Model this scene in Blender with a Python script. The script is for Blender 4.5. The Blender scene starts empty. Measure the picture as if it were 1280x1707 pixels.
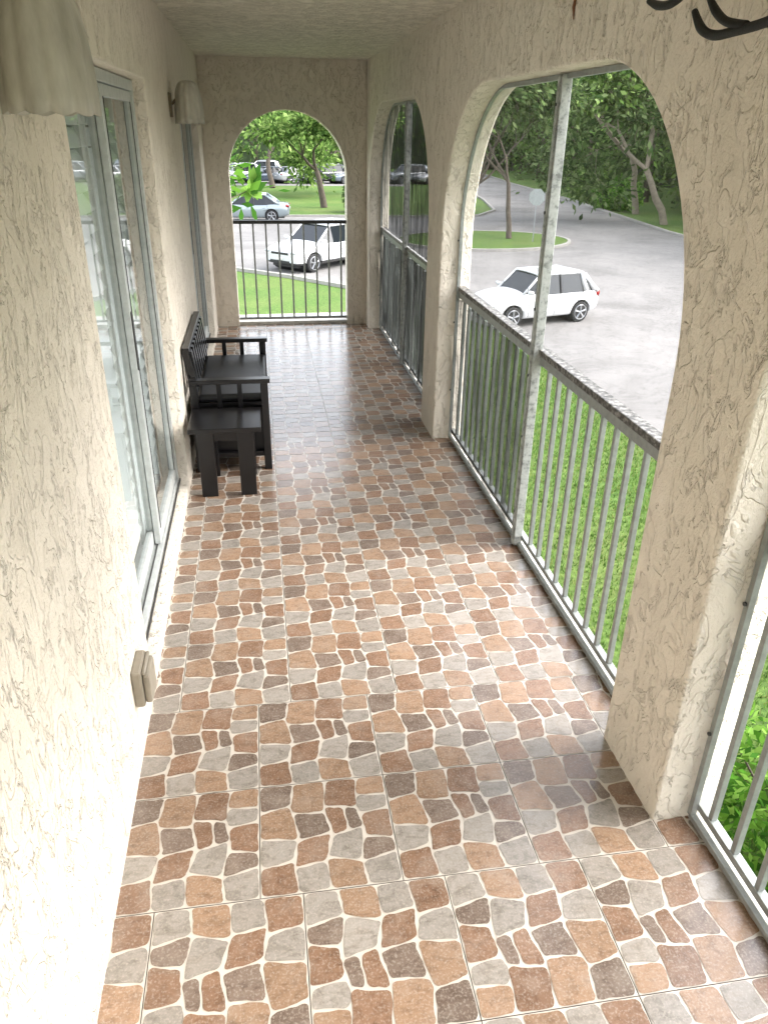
import bpy, bmesh, math, random
import numpy as np
from mathutils import Vector, Matrix, noise
random.seed(3)
S=bpy.context.scene
SKY=1.2; SUN=0.65
GZ=-2.8
def srgb(r,g,b):
    f=lambda c:(c/255/12.92) if c/255<=0.04045 else ((c/255+0.055)/1.055)**2.4
    return (f(r),f(g),f(b),1)
# ---------------- materials ----------------
class NT:
    def __init__(s,name):
        s.m=bpy.data.materials.new(name); s.m.use_nodes=True
        s.t=s.m.node_tree; s.n=s.t.nodes; s.l=s.t.links
        s.b=s.n['Principled BSDF']; s.out=s.n['Material Output']
    def add(s,t,**k):
        n=s.n.new(t)
        for a,v in k.items(): setattr(n,a,v)
        return n
    def link(s,a,b): s.l.new(a,b)
    def noise(s,scale,detail=3,rough=.5,dist=0,vec=None,stretch=None):
        n=s.add('ShaderNodeTexNoise'); n.inputs['Scale'].default_value=scale
        n.inputs['Detail'].default_value=detail; n.inputs['Roughness'].default_value=rough
        n.inputs['Distortion'].default_value=dist
        tc=s.add('ShaderNodeTexCoord')
        if stretch:
            mp=s.add('ShaderNodeMapping'); mp.inputs['Scale'].default_value=stretch
            s.link(tc.outputs['Object'],mp.inputs['Vector']); s.link(mp.outputs[0],n.inputs['Vector'])
        else: s.link(tc.outputs['Object'],n.inputs['Vector'])
        return n.outputs['Fac']
    def ramp(s,fac,stops):
        r=s.add('ShaderNodeValToRGB'); e=r.color_ramp.elements
        while len(e)<len(stops): e.new(.5)
        for i,(p,c) in enumerate(stops):
            e[i].position=p; e[i].color=c if len(c)==4 else (*c,1)
        s.link(fac,r.inputs[0]); return r.outputs[0]
    def mix(s,fac,a,b,mode='MIX'):
        m=s.add('ShaderNodeMix',data_type='RGBA',blend_type=mode)
        for sock,v in ((m.inputs[0],fac),(m.inputs[6],a),(m.inputs[7],b)):
            if hasattr(v,'is_linked'): s.link(v,sock)
            else: sock.default_value=v
        return m.outputs[2]
    def math(s,op,a,b=0,c=0):
        m=s.add('ShaderNodeMath',operation=op)
        for sock,v in zip(m.inputs,(a,b,c)):
            if hasattr(v,'is_linked'): s.link(v,sock)
            else: sock.default_value=v
        return m.outputs[0]
    def bump(s,h,strength=.5,dist=.01):
        b=s.add('ShaderNodeBump'); b.inputs['Strength'].default_value=strength
        b.inputs['Distance'].default_value=dist
        s.link(h,b.inputs['Height']); s.link(b.outputs[0],s.b.inputs['Normal'])
    def set(s,col=None,rough=None,metal=None,spec=None):
        if col is not None:
            if hasattr(col,'is_linked'): s.link(col,s.b.inputs['Base Color'])
            else: s.b.inputs['Base Color'].default_value=col
        if rough is not None:
            if hasattr(rough,'is_linked'): s.link(rough,s.b.inputs['Roughness'])
            else: s.b.inputs['Roughness'].default_value=rough
        if metal is not None: s.b.inputs['Metallic'].default_value=metal
        if spec is not None: s.b.inputs['Specular IOR Level'].default_value=spec
        return s.m
def simple(name,c,rough=.5,metal=0,var=.12,scale=12,bump=0):
    t=NT(name); n=t.noise(scale,3,.6)
    d=tuple(x*(1-var) for x in c[:3])+(1,); u=tuple(min(1,x*(1+var)) for x in c[:3])+(1,)
    t.set(t.ramp(n,[(.3,d),(.7,u)]),rough,metal)
    if bump: t.bump(t.noise(scale*6,2),bump,.004)
    return t.m
def stucco(name,base,ck=1.0,dk=.30,stretch=.5,mott=.93,bd=.009,s1=8,s2=24):
    t=NT(name)
    n1=t.noise(s1,3,.65,1.3,stretch=(1,1,stretch+.1))
    n2=t.noise(s2,4,.72,.7,stretch=(1,1,stretch))
    plate=t.ramp(n1,[(.47,(0,0,0)),(.50,(1,1,1))])
    plate2=t.ramp(n2,[(.39,(0,0,0)),(.43,(1,1,1))])
    fine=t.noise(75,3,.75)
    h=t.math('ADD',t.math('MULTIPLY',plate,.5),t.math('MULTIPLY',plate2,.7))
    h=t.math('ADD',h,t.math('MULTIPLY',fine,.7))
    t.bump(h,1.0,bd)
    mask=t.ramp(t.noise(3.7,2,.6),[(.38,(.15,)*3),(.60,(ck,)*3)])
    crack=t.ramp(n2,[(.374,(0,0,0)),(.392,(1,1,1)),(.403,(0,0,0))])
    edge=t.ramp(n1,[(.470,(0,0,0)),(.480,(1,1,1)),(.487,(0,0,0))])
    brk=t.ramp(fine,[(.44,(0,0,0)),(.58,(1,1,1))])
    cf=t.math('MULTIPLY',t.math('MULTIPLY',t.math('MAXIMUM',crack,t.math('MULTIPLY',edge,.7)),mask),t.math('MULTIPLY',brk,dk*1.5))
    c=t.mix(cf,base,srgb(146,128,106))
    c=t.mix(1.0,c,t.ramp(n1,[(.3,(mott,mott*.995,mott*.98)),(.6,(1,1,1))]),'MULTIPLY')
    t.set(c,.85,0,.25); return t.m
M={}
M['stucco']=stucco('stucco_cream',srgb(233,224,210),dk=.33)
M['ceil']=stucco('stucco_ceiling',srgb(242,236,222),1,.75,1.0,.74,.016,10,30)
M['alu']=simple('painted_aluminium',srgb(150,154,152),.4,.3,.15,30,.1)
M['alu_door']=simple('door_aluminium',srgb(192,196,195),.4,.2,.1,30,.1)
t=NT('worn_rail')
M['alu_worn']=t.set(t.ramp(t.noise(45,5,.7),[(.38,srgb(54,52,50)),(.5,srgb(96,94,90)),(.62,srgb(152,150,146))]),.6,.2)
t=NT('mottled_post')
M['post']=t.set(t.ramp(t.noise(38,5,.7),[(.35,srgb(112,116,114)),(.5,srgb(166,170,168)),(.7,srgb(184,187,185))]),.5,.1)
M['sill']=simple('painted_concrete',srgb(196,191,182),.7,0,.15,14,.2)
M['black']=simple('black_lacquer_wood',srgb(17,16,18),.3,0,.2,20,.05)
M['vinyl']=simple('black_vinyl',srgb(23,23,26),.45,0,.15,15,.2)
M['iron']=simple('wrought_iron',srgb(12,12,13),.6,0,.2,30,.2)
M['bronze']=simple('bronze',srgb(120,108,92),.4,.6,.2,30)
M['rust']=simple('rust_stain_metal',srgb(110,72,48),.8,0,.3,60)
M['rubber']=simple('rubber',srgb(24,24,25),.8)
M['gasket']=simple('dark_track',srgb(60,60,60),.5,.3)
M['dark']=simple('dark_plastic',srgb(20,20,22),.5)
M['chrome']=simple('alloy',srgb(150,152,155),.35,.7,.05)
M['lamp_white']=simple('headlight_lens',srgb(170,175,178),.12)
M['lamp_red']=simple('taillight_lens',srgb(120,12,14),.15)
M['outlet']=simple('outlet_plastic',srgb(146,138,124),.45,0,.1,20)
M['blind']=simple('white_blind',srgb(242,242,240),.6,0,.03)
M['room']=simple('room_paint',srgb(200,198,194),.8)
M['plate']=simple('licence_plate',srgb(190,190,186),.4)
M['signback']=simple('sign_back_metal',srgb(138,142,140),.5)
t=NT('shade_ceramic'); M['shade']=t.set(t.ramp(t.noise(22,4,.6,stretch=(1,1,.3)),[(.3,srgb(168,165,156)),(.7,srgb(204,201,192))]),.5)
def glass(name,tint):
    t=NT(name); t.n.remove(t.b)
    tr=t.add('ShaderNodeBsdfTransparent'); tr.inputs[0].default_value=tint
    gl=t.add('ShaderNodeBsdfGlossy'); gl.inputs['Roughness'].default_value=.02
    lw=t.add('ShaderNodeLayerWeight'); lw.inputs[0].default_value=.5
    f=t.math('ADD',t.math('MULTIPLY',t.math('POWER',lw.outputs['Facing'],4.0),.92),.08)
    mx=t.add('ShaderNodeMixShader'); t.link(f,mx.inputs[0]); t.link(tr.outputs[0],mx.inputs[1]); t.link(gl.outputs[0],mx.inputs[2])
    t.link(mx.outputs[0],t.out.inputs[0]); return t.m
M['glass']=glass('door_glass',(.86,.91,.91,1))
t=NT('car_glass'); M['carglass']=t.set((.012,.015,.018,1),.06,0,.4)
def screen(name,op,col):
    t=NT(name); t.n.remove(t.b)
    tr=t.add('ShaderNodeBsdfTransparent'); di=t.add('ShaderNodeBsdfDiffuse')
    di.inputs[0].default_value=col
    nz=t.noise(3.0,3,.6,1.0,stretch=(1,2.5,.6))
    f=t.ramp(nz,[(.3,(op*.75,)*3),(.7,(min(1,op*1.2),)*3)])
    mx=t.add('ShaderNodeMixShader'); t.link(f,mx.inputs[0]); t.link(tr.outputs[0],mx.inputs[1]); t.link(di.outputs[0],mx.inputs[2])
    t.link(mx.outputs[0],t.out.inputs[0]); return t.m
M['scr_dense']=screen('screen_mesh_dense',.86,(.075,.078,.075,1))
M['scr_low']=screen('screen_mesh',.74,(.10,.105,.10,1))
M['scr_light']=screen('screen_mesh_light',.28,(.24,.25,.24,1))
M['scr_right']=screen('screen_mesh_thin',.18,(.24,.25,.24,1))
# floor
t=NT('tile_stone_print')
at=t.add('ShaderNodeAttribute',attribute_name='Col')
n=t.noise(38,4,.7,.4); n2=t.noise(9,3,.6); n3=t.noise(150,3,.7); n4=t.noise(16,4,.7,.8,stretch=(1,2.2,1))
g=t.ramp(n,[(.3,(.70,.68,.66)),(.5,(1,1,1)),(.72,(1.0,1.0,1.0))])
c=t.mix(1.0,at.outputs['Color'],g,'MULTIPLY')
c=t.mix(1.0,c,t.ramp(n4,[(.36,(.76,.74,.72)),(.52,(1,1,1))]),'MULTIPLY')
c=t.mix(t.math('MULTIPLY',t.ramp(n3,[(.50,(0,0,0)),(.66,(1,1,1))]),.32),c,srgb(196,186,174))
c=t.mix(t.math('MULTIPLY',t.ramp(n2,[(.5,(0,0,0)),(.75,(1,1,1))]),.3),c,srgb(172,160,148))
t.set(c,t.math('ADD',t.math('MULTIPLY',n2,.16),.15),0,.65); t.bump(n,.08,.002)
M['stone']=t.m
M['grout']=simple('tile_grout_print',srgb(203,195,184),.25,0,.05,25)
M['seam']=simple('tile_seam',srgb(84,74,66),.8,0,.2,25)
# ground
t=NT('lawn_grass')
a=t.noise(.35,4,.6); b=t.noise(14,5,.75); bb=t.noise(70,3,.7)
c1=t.ramp(b,[(.3,srgb(48,70,28)),(.5,srgb(72,99,42)),(.72,srgb(102,126,60))])
c2=t.mix(t.math('MULTIPLY',t.ramp(a,[(.4,(0,0,0)),(.7,(1,1,1))]),.35),c1,srgb(116,119,70))
t.set(c2,.9,0,.2); t.bump(bb,.7,.03); M['lawn']=t.m
t=NT('asphalt')
a=t.noise(.25,5,.65,.6); b=t.noise(60,4,.8)
c=t.ramp(a,[(.32,srgb(96,94,92)),(.5,srgb(118,116,114)),(.68,srgb(134,131,128))])
c=t.mix(.3,c,t.ramp(b,[(.35,srgb(78,76,74)),(.65,srgb(148,145,141))]))
cr=t.noise(.6,6,.7,2.0)
c=t.mix(t.math('MULTIPLY',t.ramp(cr,[(.485,(0,0,0)),(.5,(1,1,1)),(.515,(0,0,0))]),.45),c,srgb(62,60,58))
t.set(c,.9,0,.2); M['asphalt']=t.m
M['kerb']=simple('kerb_concrete',srgb(142,139,133),.85,0,.12,3,.2)
M['bark']=simple('bark',srgb(80,71,62),.9,0,.3,9,.5)
M['bark_pale']=simple('bark_pale',srgb(132,122,108),.9,0,.2,6,.4)
def leafmat(name):
    t=NT(name); at=t.add('ShaderNodeAttribute',attribute_name='Col')
    t.n.remove(t.b)
    d=t.add('ShaderNodeBsdfDiffuse'); tl=t.add('ShaderNodeBsdfTranslucent'); mx=t.add('ShaderNodeMixShader'); mx.inputs[0].default_value=.4
    t.link(at.outputs['Color'],d.inputs[0]); t.link(at.outputs['Color'],tl.inputs[0])
    t.link(d.outputs[0],mx.inputs[1]); t.link(tl.outputs[0],mx.inputs[2]); t.link(mx.outputs[0],t.out.inputs[0])
    return t.m
M['leaf']=leafmat('leaves')
M['woods_shade']=simple('woods_shade',srgb(46,60,34),.95,0,.5,1.5,.5)  # dark green carries the shade inside the woods
# ---------------- helpers ----------------
def empty(name,loc=(0,0,0),rot=0):
    o=bpy.data.objects.new(name,None); o.location=loc; o.rotation_euler[2]=rot
    S.collection.objects.link(o); return o
def mobj(name,v,f,mat,parent=None,smooth=False):
    me=bpy.data.meshes.new(name); me.from_pydata(v,[],f); me.update()
    if smooth: me.polygons.foreach_set('use_smooth',[True]*len(me.polygons))
    for m in (mat if isinstance(mat,list) else [mat]): me.materials.append(m)
    o=bpy.data.objects.new(name,me); S.collection.objects.link(o)
    if parent: o.parent=parent
    return o
def box(name,x0,x1,y0,y1,z0,z1,mat,parent=None,bev=0):
    v=[(x,y,z) for x in (x0,x1) for y in (y0,y1) for z in (z0,z1)]
    f=[(0,1,3,2),(4,6,7,5),(0,4,5,1),(2,3,7,6),(0,2,6,4),(1,5,7,3)]
    o=mobj(name,v,f,mat,parent)
    if bev:
        m=o.modifiers.new('b','BEVEL'); m.width=bev; m.segments=2
    return o
class Geo:
    def __init__(s): s.v=[]; s.f=[]
    def box(s,x0,x1,y0,y1,z0,z1):
        k=len(s.v); s.v+=[(x,y,z) for x in (x0,x1) for y in (y0,y1) for z in (z0,z1)]
        s.f+=[tuple(k+i for i in q) for q in [(0,1,3,2),(4,6,7,5),(0,4,5,1),(2,3,7,6),(0,2,6,4),(1,5,7,3)]]
    def tube(s,p,q,r,r2=None,n=7):
        r2=r if r2 is None else r2
        p=Vector(p);q=Vector(q); d=(q-p)
        if d.length<1e-6: return
        d.normalize(); a=d.orthogonal().normalized(); b=d.cross(a); k=len(s.v)
        for c,rr in ((p,r),(q,r2)):
            for i in range(n):
                an=2*math.pi*i/n; s.v.append(tuple(c+a*math.cos(an)*rr+b*math.sin(an)*rr))
        for i in range(n):
            j=(i+1)%n; s.f.append((k+i,k+j,k+n+j,k+n+i))
        s.f.append(tuple(k+i for i in reversed(range(n)))); s.f.append(tuple(k+n+i for i in range(n)))
    def sweep(s,pts,rs,n=8,cap=True):
        pts=[Vector(p) for p in pts]; m=len(pts)
        if not hasattr(rs,'__len__'): rs=[rs]*m
        k=len(s.v); a=None
        for i,p in enumerate(pts):
            d=(pts[min(i+1,m-1)]-pts[max(i-1,0)]).normalized()
            a=d.orthogonal().normalized() if a is None else (a-d*a.dot(d)).normalized()
            b=d.cross(a)
            for j in range(n):
                an=2*math.pi*j/n; s.v.append(tuple(p+(a*math.cos(an)+b*math.sin(an))*rs[i]))
        for i in range(m-1):
            for j in range(n):
                j2=(j+1)%n; s.f.append((k+i*n+j,k+i*n+j2,k+(i+1)*n+j2,k+(i+1)*n+j))
        if cap: s.f.append(tuple(k+j for j in reversed(range(n)))); s.f.append(tuple(k+(m-1)*n+j for j in range(n)))
    def path(s,pts,r,n=8): s.sweep(pts,r,n)
    def obj(s,name,mat,parent=None,smooth=False,bev=0):
        o=mobj(name,s.v,s.f,mat,parent,smooth)
        if bev:
            m=o.modifiers.new('b','BEVEL'); m.width=bev; m.segments=2; m.limit_method='ANGLE'
        return o
def catmull(P,n=6):
    P=[Vector(p) for p in P]; Q=[P[0]]+P+[P[-1]]; out=[]
    for i in range(1,len(Q)-2):
        for k in range(n):
            t=k/n; a,b,c,d=Q[i-1],Q[i],Q[i+1],Q[i+2]
            out.append(.5*((2*b)+(c-a)*t+(2*a-5*b+4*c-d)*t*t+(3*b-a-3*c+d)*t**3))
    out.append(P[-1]); return out
def apply_mods(o):
    dg=bpy.context.evaluated_depsgraph_get(); dg.update()
    me=bpy.data.meshes.new_from_object(o.evaluated_get(dg)); o.modifiers.clear(); o.data=me
def wall_with_holes(name,outer,holes,thick,mapf,mat,parent,bev=.012):
    cu=bpy.data.curves.new(name+'_c','CURVE'); cu.dimensions='2D'; cu.fill_mode='BOTH'
    cu.extrude=thick/2-bev; cu.bevel_depth=bev; cu.bevel_resolution=2; cu.offset=-bev
    for pts in [outer]+holes:
        sp=cu.splines.new('POLY'); sp.points.add(len(pts)-1); sp.use_cyclic_u=True
        for i,(u,v) in enumerate(pts): sp.points[i].co=(u,v,0,1)
    o=bpy.data.objects.new(name+'_c',cu); S.collection.objects.link(o)
    dg=bpy.context.evaluated_depsgraph_get(); dg.update()
    me=bpy.data.meshes.new_from_object(o.evaluated_get(dg)); bpy.data.objects.remove(o)
    for vt in me.vertices: vt.co=mapf(vt.co.x,vt.co.y,vt.co.z)
    me.materials.clear(); me.materials.append(mat)
    bm=bmesh.new(); bm.from_mesh(me); bmesh.ops.remove_doubles(bm,verts=bm.verts,dist=.0005); bmesh.ops.recalc_face_normals(bm,faces=bm.faces); bm.to_mesh(me); bm.free()
    r=bpy.data.objects.new(name,me); S.collection.objects.link(r); r.parent=parent; return r
def rround(y0,y1,z0,z1,r,n=22):
    p=[(y0,z0),(y1,z0)]
    for i in range(n+1):
        a=math.pi/2*i/n; p.append((y1-r+r*math.cos(a),z1-r+r*math.sin(a)))
    for i in range(n+1):
        a=math.pi/2+math.pi/2*i/n; p.append((y0+r+r*math.cos(a),z1-r+r*math.sin(a)))
    return p
# ---------------- building ----------------
bld=empty('apartment_building')
XL,XR,YE=-.485,1.10,8.26
CEIL=2.49
YB0=-2.2
A1=rround(-1.35,1.51,-.03,2.11,.8); A2=rround(1.88,4.78,-.03,2.11,.8); A3=rround(5.18,8.03,-.03,2.11,.8)
wall_with_holes('arcade_wall',[(YB0,-.35),(YE+.2,-.35),(YE+.2,2.95),(YB0,2.95)],[A1,A2,A3],.2,
    lambda u,v,w:(XR+.1+w,u,v),M['stucco'],bld,.012)
D1=[(2.34,.05),(4.17,.05),(4.17,2.095),(2.34,2.095)]; D2=[(5.86,.05),(7.72,.05),(7.72,2.095),(5.86,2.095)]
wall_with_holes('house_wall',[(YB0,-.35),(YE+.2,-.35),(YE+.2,2.95),(YB0,2.95)],[D1,D2],.2,
    lambda u,v,w:(XL-.1+w,u,v),M['stucco'],bld,.01)
EA=rround(-.26,.90,-.03,2.06,.58,24)
EO=[(XL-.003,-.34),(XR+.003,-.34),(XR+.003,2.94),(XL-.003,2.94)]
wall_with_holes('end_wall',EO,[EA],.19,lambda u,v,w:(u,YE+.095+w,v),M['stucco'],bld,.008)
wall_with_holes('added_rear_wall',EO,[EA],.19,lambda u,v,w:(u,YB0+.11+w,v),M['stucco'],bld,.008)  # unseen wall behind the camera, added to cut light at the near end
box('ceiling_slab',XL-.02,XR+.02,YB0+.02,YE+.02,CEIL,CEIL+.4,M['ceil'],bld)
box('roof_slab',-9,1.55,YB0-.2,YE+.5,2.955,3.12,M['sill'],bld)
box('balcony_slab',XL-.02,XR+.19,YB0+.02,YE+.18,-.34,-.04,M['sill'],bld)
box('lower_storey_wall',-.68,-.5,YB0,YE+.2,GZ,-.36,M['stucco'],bld)
for i,y in enumerate((-1.9,1.5,4.8,8.1)):
    box('lower_column_%d'%i,1.0,1.3,y,y+.35,GZ,-.355,M['stucco'],bld,.02)
box('gable_wall',-9,-.69,YE,YE+.2,GZ,2.95,M['stucco'],bld)
box('room_back_wall',-3.2,-3.0,-2,YE,-.1,2.95,M['room'],bld)
box('room_floor',-3.0,-.69,-2,YE-.01,-.1,.02,M['sill'],bld)
box('room_ceiling',-3.0,-.69,-2,YE-.01,2.45,2.5,M['room'],bld)
box('room_end_wall',-3.0,-.69,-2.2,-2.01,-.1,2.95,M['room'],bld)
def sliding_door(y0,y1,ym,tag):
    p=empty('sliding_glass_door_'+tag); p.parent=bld
    z0,z1=.055,2.09; o=.03
    g=Geo()
    g.box(-.66+o,-.575+o,y0+.002,y0+.04,z0,z1); g.box(-.66+o,-.575+o,y1-.04,y1-.002,z0,z1)
    g.box(-.66+o,-.575+o,y0+.04,y1-.04,z1-.045,z1-.002); g.box(-.66+o,-.575+o,y0+.04,y1-.04,z0,z0+.03)
    for (xa,xb,a,b) in ((-.612,-.585,ym-.03,y1-.042),(-.645,-.618,y0+.042,ym+.03)):
        xa+=o; xb+=o
        g.box(xa,xb,a,a+.045,z0+.034,z1-.048); g.box(xa,xb,b-.045,b,z0+.034,z1-.048)
        g.box(xa,xb,a+.045,b-.045,z0+.034,z0+.10); g.box(xa,xb,a+.045,b-.045,z1-.09,z1-.048)
    g.obj('frame',M['alu_door'],p,bev=.002)
    tr=Geo(); tr.box(-.575,-.569,y0+.04,y1-.04,z0+.031,z0+.036); tr.box(-.540,-.534,y0+.01,y1-.01,z0,z0+.012)
    tr.box(-.554,-.550,ym-.022,ym+.01,.95,1.2)
    tr.box(-.5545,-.5515,ym+.012,ym+.017,z0+.10,z1-.09); tr.box(-.5545,-.5515,y1-.090,y1-.085,z0+.10,z1-.09)
    tr.obj('track_and_gaskets',M['gasket'],p)
    for nm,xx,a,b in (('pane',-.568,ym+.015,y1-.087),('pane_fixed',-.602,y0+.087,ym-.015)):
        mobj(nm,[(xx,a,z0+.10),(xx,b,z0+.10),(xx,b,z1-.09),(xx,a,z1-.09)],[(0,1,2,3)],M['glass'],p)
    bl=Geo(); n=int((z1-z0-.1)/.075)
    for i in range(n):
        zz=z0+.08+i*.075
        k=len(bl.v); dx=.020; dz=.032; xx=-.655
        bl.v+=[(xx-dx,y0+.03,zz+dz),(xx-dx,y1-.03,zz+dz),(xx+dx,y1-.03,zz-dz),(xx+dx,y0+.03,zz-dz)]
        bl.v+=[(a-.003,b,c-.002) for a,b,c in bl.v[k:k+4]]
        bl.f+=[(k,k+1,k+2,k+3),(k+7,k+6,k+5,k+4),(k,k+4,k+5,k+1),(k+2,k+6,k+7,k+3)]
    for yy in (y0+.03,ym-.02,ym+.02,y1-.06): bl.box(-.69,-.640,yy,yy+.03,z0+.04,z1-.05)
    bl.obj('louvre_blind',M['blind'],p)
sliding_door(2.34,4.17,3.36,'a'); sliding_door(5.86,7.72,6.8,'b')
# ---------------- tiled floor ----------------
W=.4
def clip(poly,a,b,c):
    out=[]
    for i in range(len(poly)):
        p,q=poly[i],poly[(i+1)%len(poly)]
        dp=a*p[0]+b*p[1]-c; dq=a*q[0]+b*q[1]-c
        if dp<=0: out.append(p)
        if dp*dq<0:
            t_=dp/(dp-dq); out.append((p[0]+(q[0]-p[0])*t_,p[1]+(q[1]-p[1])*t_))
    return out
B0=[(0,0),(0,1)]
B1=[(.27,0),(.24,.24),(.29,.50),(.235,.76),(.27,1)]
B2=[(.50,0),(.475,.22),(.545,.46),(.49,.72),(.525,1)]
B3=[(.76,0),(.735,.25),(.79,.48),(.745,.74),(.775,1)]
B4=[(1,0),(1,1)]
def at_(B,v):
    for (x0,v0),(x1,v1) in zip(B,B[1:]):
        if v<=v1+1e-9: return x0+(x1-x0)*(v-v0)/(v1-v0)
    return B[-1][0]
cols4=[(B0,B1,[(0,0),(.23,.27),(.49,.45),(.73,.78),(1,1)],[0,2,1,3]),
       (B1,B2,[(0,0),(.21,.24),(.44,.49),(.70,.68),(1,1)],[2,0,3,1]),
       (B2,B3,[(0,0),(.27,.21),(.46,.51),(.74,.70),(1,1)],[1,2,0,0]),
       (B3,B4,[(0,0),(.20,.26),(.42,.38),(.63,.67),(.82,.80),(1,1)],[2,3,0,2,1])]
polys=[]; kinds=[]
for L_,R_,cuts,ks in cols4:
    for (c0,c1,kk) in zip(cuts,cuts[1:],ks):
        bot=[(at_(L_,c0[0]),c0[0]),(at_(R_,c0[1]),c0[1])]; top=[(at_(R_,c1[1]),c1[1]),(at_(L_,c1[0]),c1[0])]
        rt=[p for p in R_ if c0[1]+.04<p[1]<c1[1]-.04]; lt=[p for p in L_ if c0[0]+.04<p[1]<c1[0]-.04][::-1]
        polys.append(bot+rt+top+lt); kinds.append(kk)
def split(idx,p,q,knew):
    P=polys[idx]; dx,dy=q[0]-p[0],q[1]-p[1]; a,b=dy,-dx; c=a*p[0]+b*p[1]
    A=clip(P,a,b,c); B=clip(P,-a,-b,-c); polys[idx]=A; polys.append(B); kinds.append(knew)
split(10,(.665,.46),(.650,.74),3)
def inset(P,g):
    n=len(P); A=sum(P[i][0]*P[(i+1)%n][1]-P[(i+1)%n][0]*P[i][1] for i in range(n))
    if A<0: P=P[::-1]
    out=[]
    for i in range(n):
        p0,p1,p2=Vector(P[i-1]),Vector(P[i]),Vector(P[(i+1)%n])
        d1=(p1-p0).normalized(); d2=(p2-p1).normalized()
        n1=Vector((-d1.y,d1.x)); n2=Vector((-d2.y,d2.x)); m=(n1+n2); m.normalize()
        k=g/max(.45,m.dot(n1)); out.append(tuple(p1+m*k))
    return out
def roundc(P,R):
    out=[]; n=len(P)
    for i in range(n):
        a,b,c=P[i-1],P[i],P[(i+1)%n]; l1=math.dist(a,b); l2=math.dist(b,c); r1=min(R,.45*l1)/l1; r2=min(R,.45*l2)/l2
        p=(b[0]+(a[0]-b[0])*r1,b[1]+(a[1]-b[1])*r1); q=(b[0]+(c[0]-b[0])*r2,b[1]+(c[1]-b[1])*r2)
        for s in (0,.25,.5,.75,1): out.append(((1-s)**2*p[0]+2*s*(1-s)*b[0]+s*s*q[0],(1-s)**2*p[1]+2*s*(1-s)*b[1]+s*s*q[1]))
        e=(c[0]+(b[0]-c[0])*min(R,.45*l2)/l2,c[1]+(b[1]-c[1])*min(R,.45*l2)/l2)
        for s in (.25,.5,.75): out.append((q[0]+(e[0]-q[0])*s,q[1]+(e[1]-q[1])*s))
    return out
cells=[]
for i,P in enumerate(polys):
    q=[(x*W,y*W) for x,y in P]
    q2=[q[k] for k in range(len(q)) if math.dist(q[k],q[k-1])>.006]
    q=roundc(inset(q2,.0032),.015)
    q=[(min(W-.0026,max(.0026,a+.0018*math.sin(b*75+i)+.0008*math.sin(b*260))),min(W-.0026,max(.0026,b+.0018*math.sin(a*70+2*i)+.0008*math.sin(a*240)))) for a,b in q]
    cells.append(q)
brown=srgb(132,103,83); tan=srgb(152,124,101); grey=srgb(150,143,135); dkb=srgb(118,102,91)
pal=[brown,tan,grey,dkb]
FV=[];FF=[];FC=[]; TV=[];TF=[]
XA,XB,YB=XL-.03,1.222,YE+.06
k=-9
rng=random.Random(5)
while 1.41+k*.3985<YB:
    y0=1.41+k*.3985
    off=-.10 if 0<=k<=1 else .018
    for c in range(-3,5):
        x0=off+c*.4015
        rot=1 if (k<0 or k in(8,9,13,14,15)) else 0
        if x0>XB or x0+W<XA: continue
        base=[(x0+.0013,y0+.0013),(x0+.4002,y0+.0013),(x0+.4002,y0+.3972),(x0+.0013,y0+.3972)]
        for (a,b,cc) in ((-1,0,-XA),(1,0,XB),(0,1,YB)): base=clip(base,a,b,cc)
        if len(base)>2:
            n0=len(TV); TV+=[(a,b,0) for a,b in base]; TF.append(tuple(range(n0,n0+len(base))))
        for i,cell in enumerate(cells):
            pl=[((W-a) if rot else a,(W-b)*.9935 if rot else b*.9935) for a,b in cell]
            pl=[(x0+.0006+a,y0+.0006+b) for a,b in pl]
            for (a,b,cc) in ((-1,0,-XA),(1,0,XB-.003),(0,1,YB-.003)): pl=clip(pl,a,b,cc)
            if len(pl)<3: continue
            n0=len(FV); FV+=[(a,b,.0012) for a,b in pl]; FF.append(tuple(range(n0,n0+len(pl))))
            m_=rng.uniform(.87,1.1); kc=pal[kinds[i]]; FC.append([kc[0]*m_,kc[1]*m_,kc[2]*m_,1])
    k+=1
fl=empty('tiled_floor')
o=mobj('tile_bodies',TV,TF,M['grout'],fl)
o=mobj('stone_pattern',FV,FF,M['stone'],fl)
at=o.data.attributes.new('Col','FLOAT_COLOR','FACE'); at.data.foreach_set('color',[x for c in FC for x in c])
box('mortar_bed',XA,XB,YB0+.03,YB,-.035,-.0025,M['seam'],fl)
box('ledge',XB+.001,XR+.198,YB0+.03,YB-.1,-.038,.012,M['sill'],fl)
box('end_ledge',-.3,.94,YB+.001,YE+.188,-.037,.03,M['sill'],fl)
# ---------------- railings ----------------
def railing(y0,y1,posts,name):
    p=empty(name); X=1.245
    r=Geo(); r.box(X-.026,X+.026,y0,y1,.998,1.026); r.obj('top_rail',M['alu_worn'],p,bev=.004)
    g=Geo(); g.box(X-.016,X+.012,y0,y1,.955,.996); g.box(X-.014,X+.014,y0,y1,.045,.07)
    y=y0+.07
    while y<y1-.03:
        if all(abs(y-q)>.05 for q in posts): g.box(X-.0095,X+.0095,y-.0095,y+.0095,.07,.955)
        y+=.118
    g.obj('balusters',M['alu'],p,bev=.002)
    return p
railing(-1.35,1.51,[],'balcony_railing'); railing(1.88,4.78,[3.25],'balcony_railing.001'); railing(5.18,8.03,[6.6],'balcony_railing.002')
p=empty('balcony_railing.003'); g=Geo()
g.box(-.258,.898,YE+.05,YE+.10,1.025,1.06); g.obj('top_rail',M['gasket'],p,bev=.004)
g=Geo(); g.box(-.258,.898,YE+.06,YE+.09,.055,.08)
for i in range(9):
    x=-.26+1.16*(i+.55)/9; g.box(x-.009,x+.009,YE+.066,YE+.084,.08,1.025)
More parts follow.
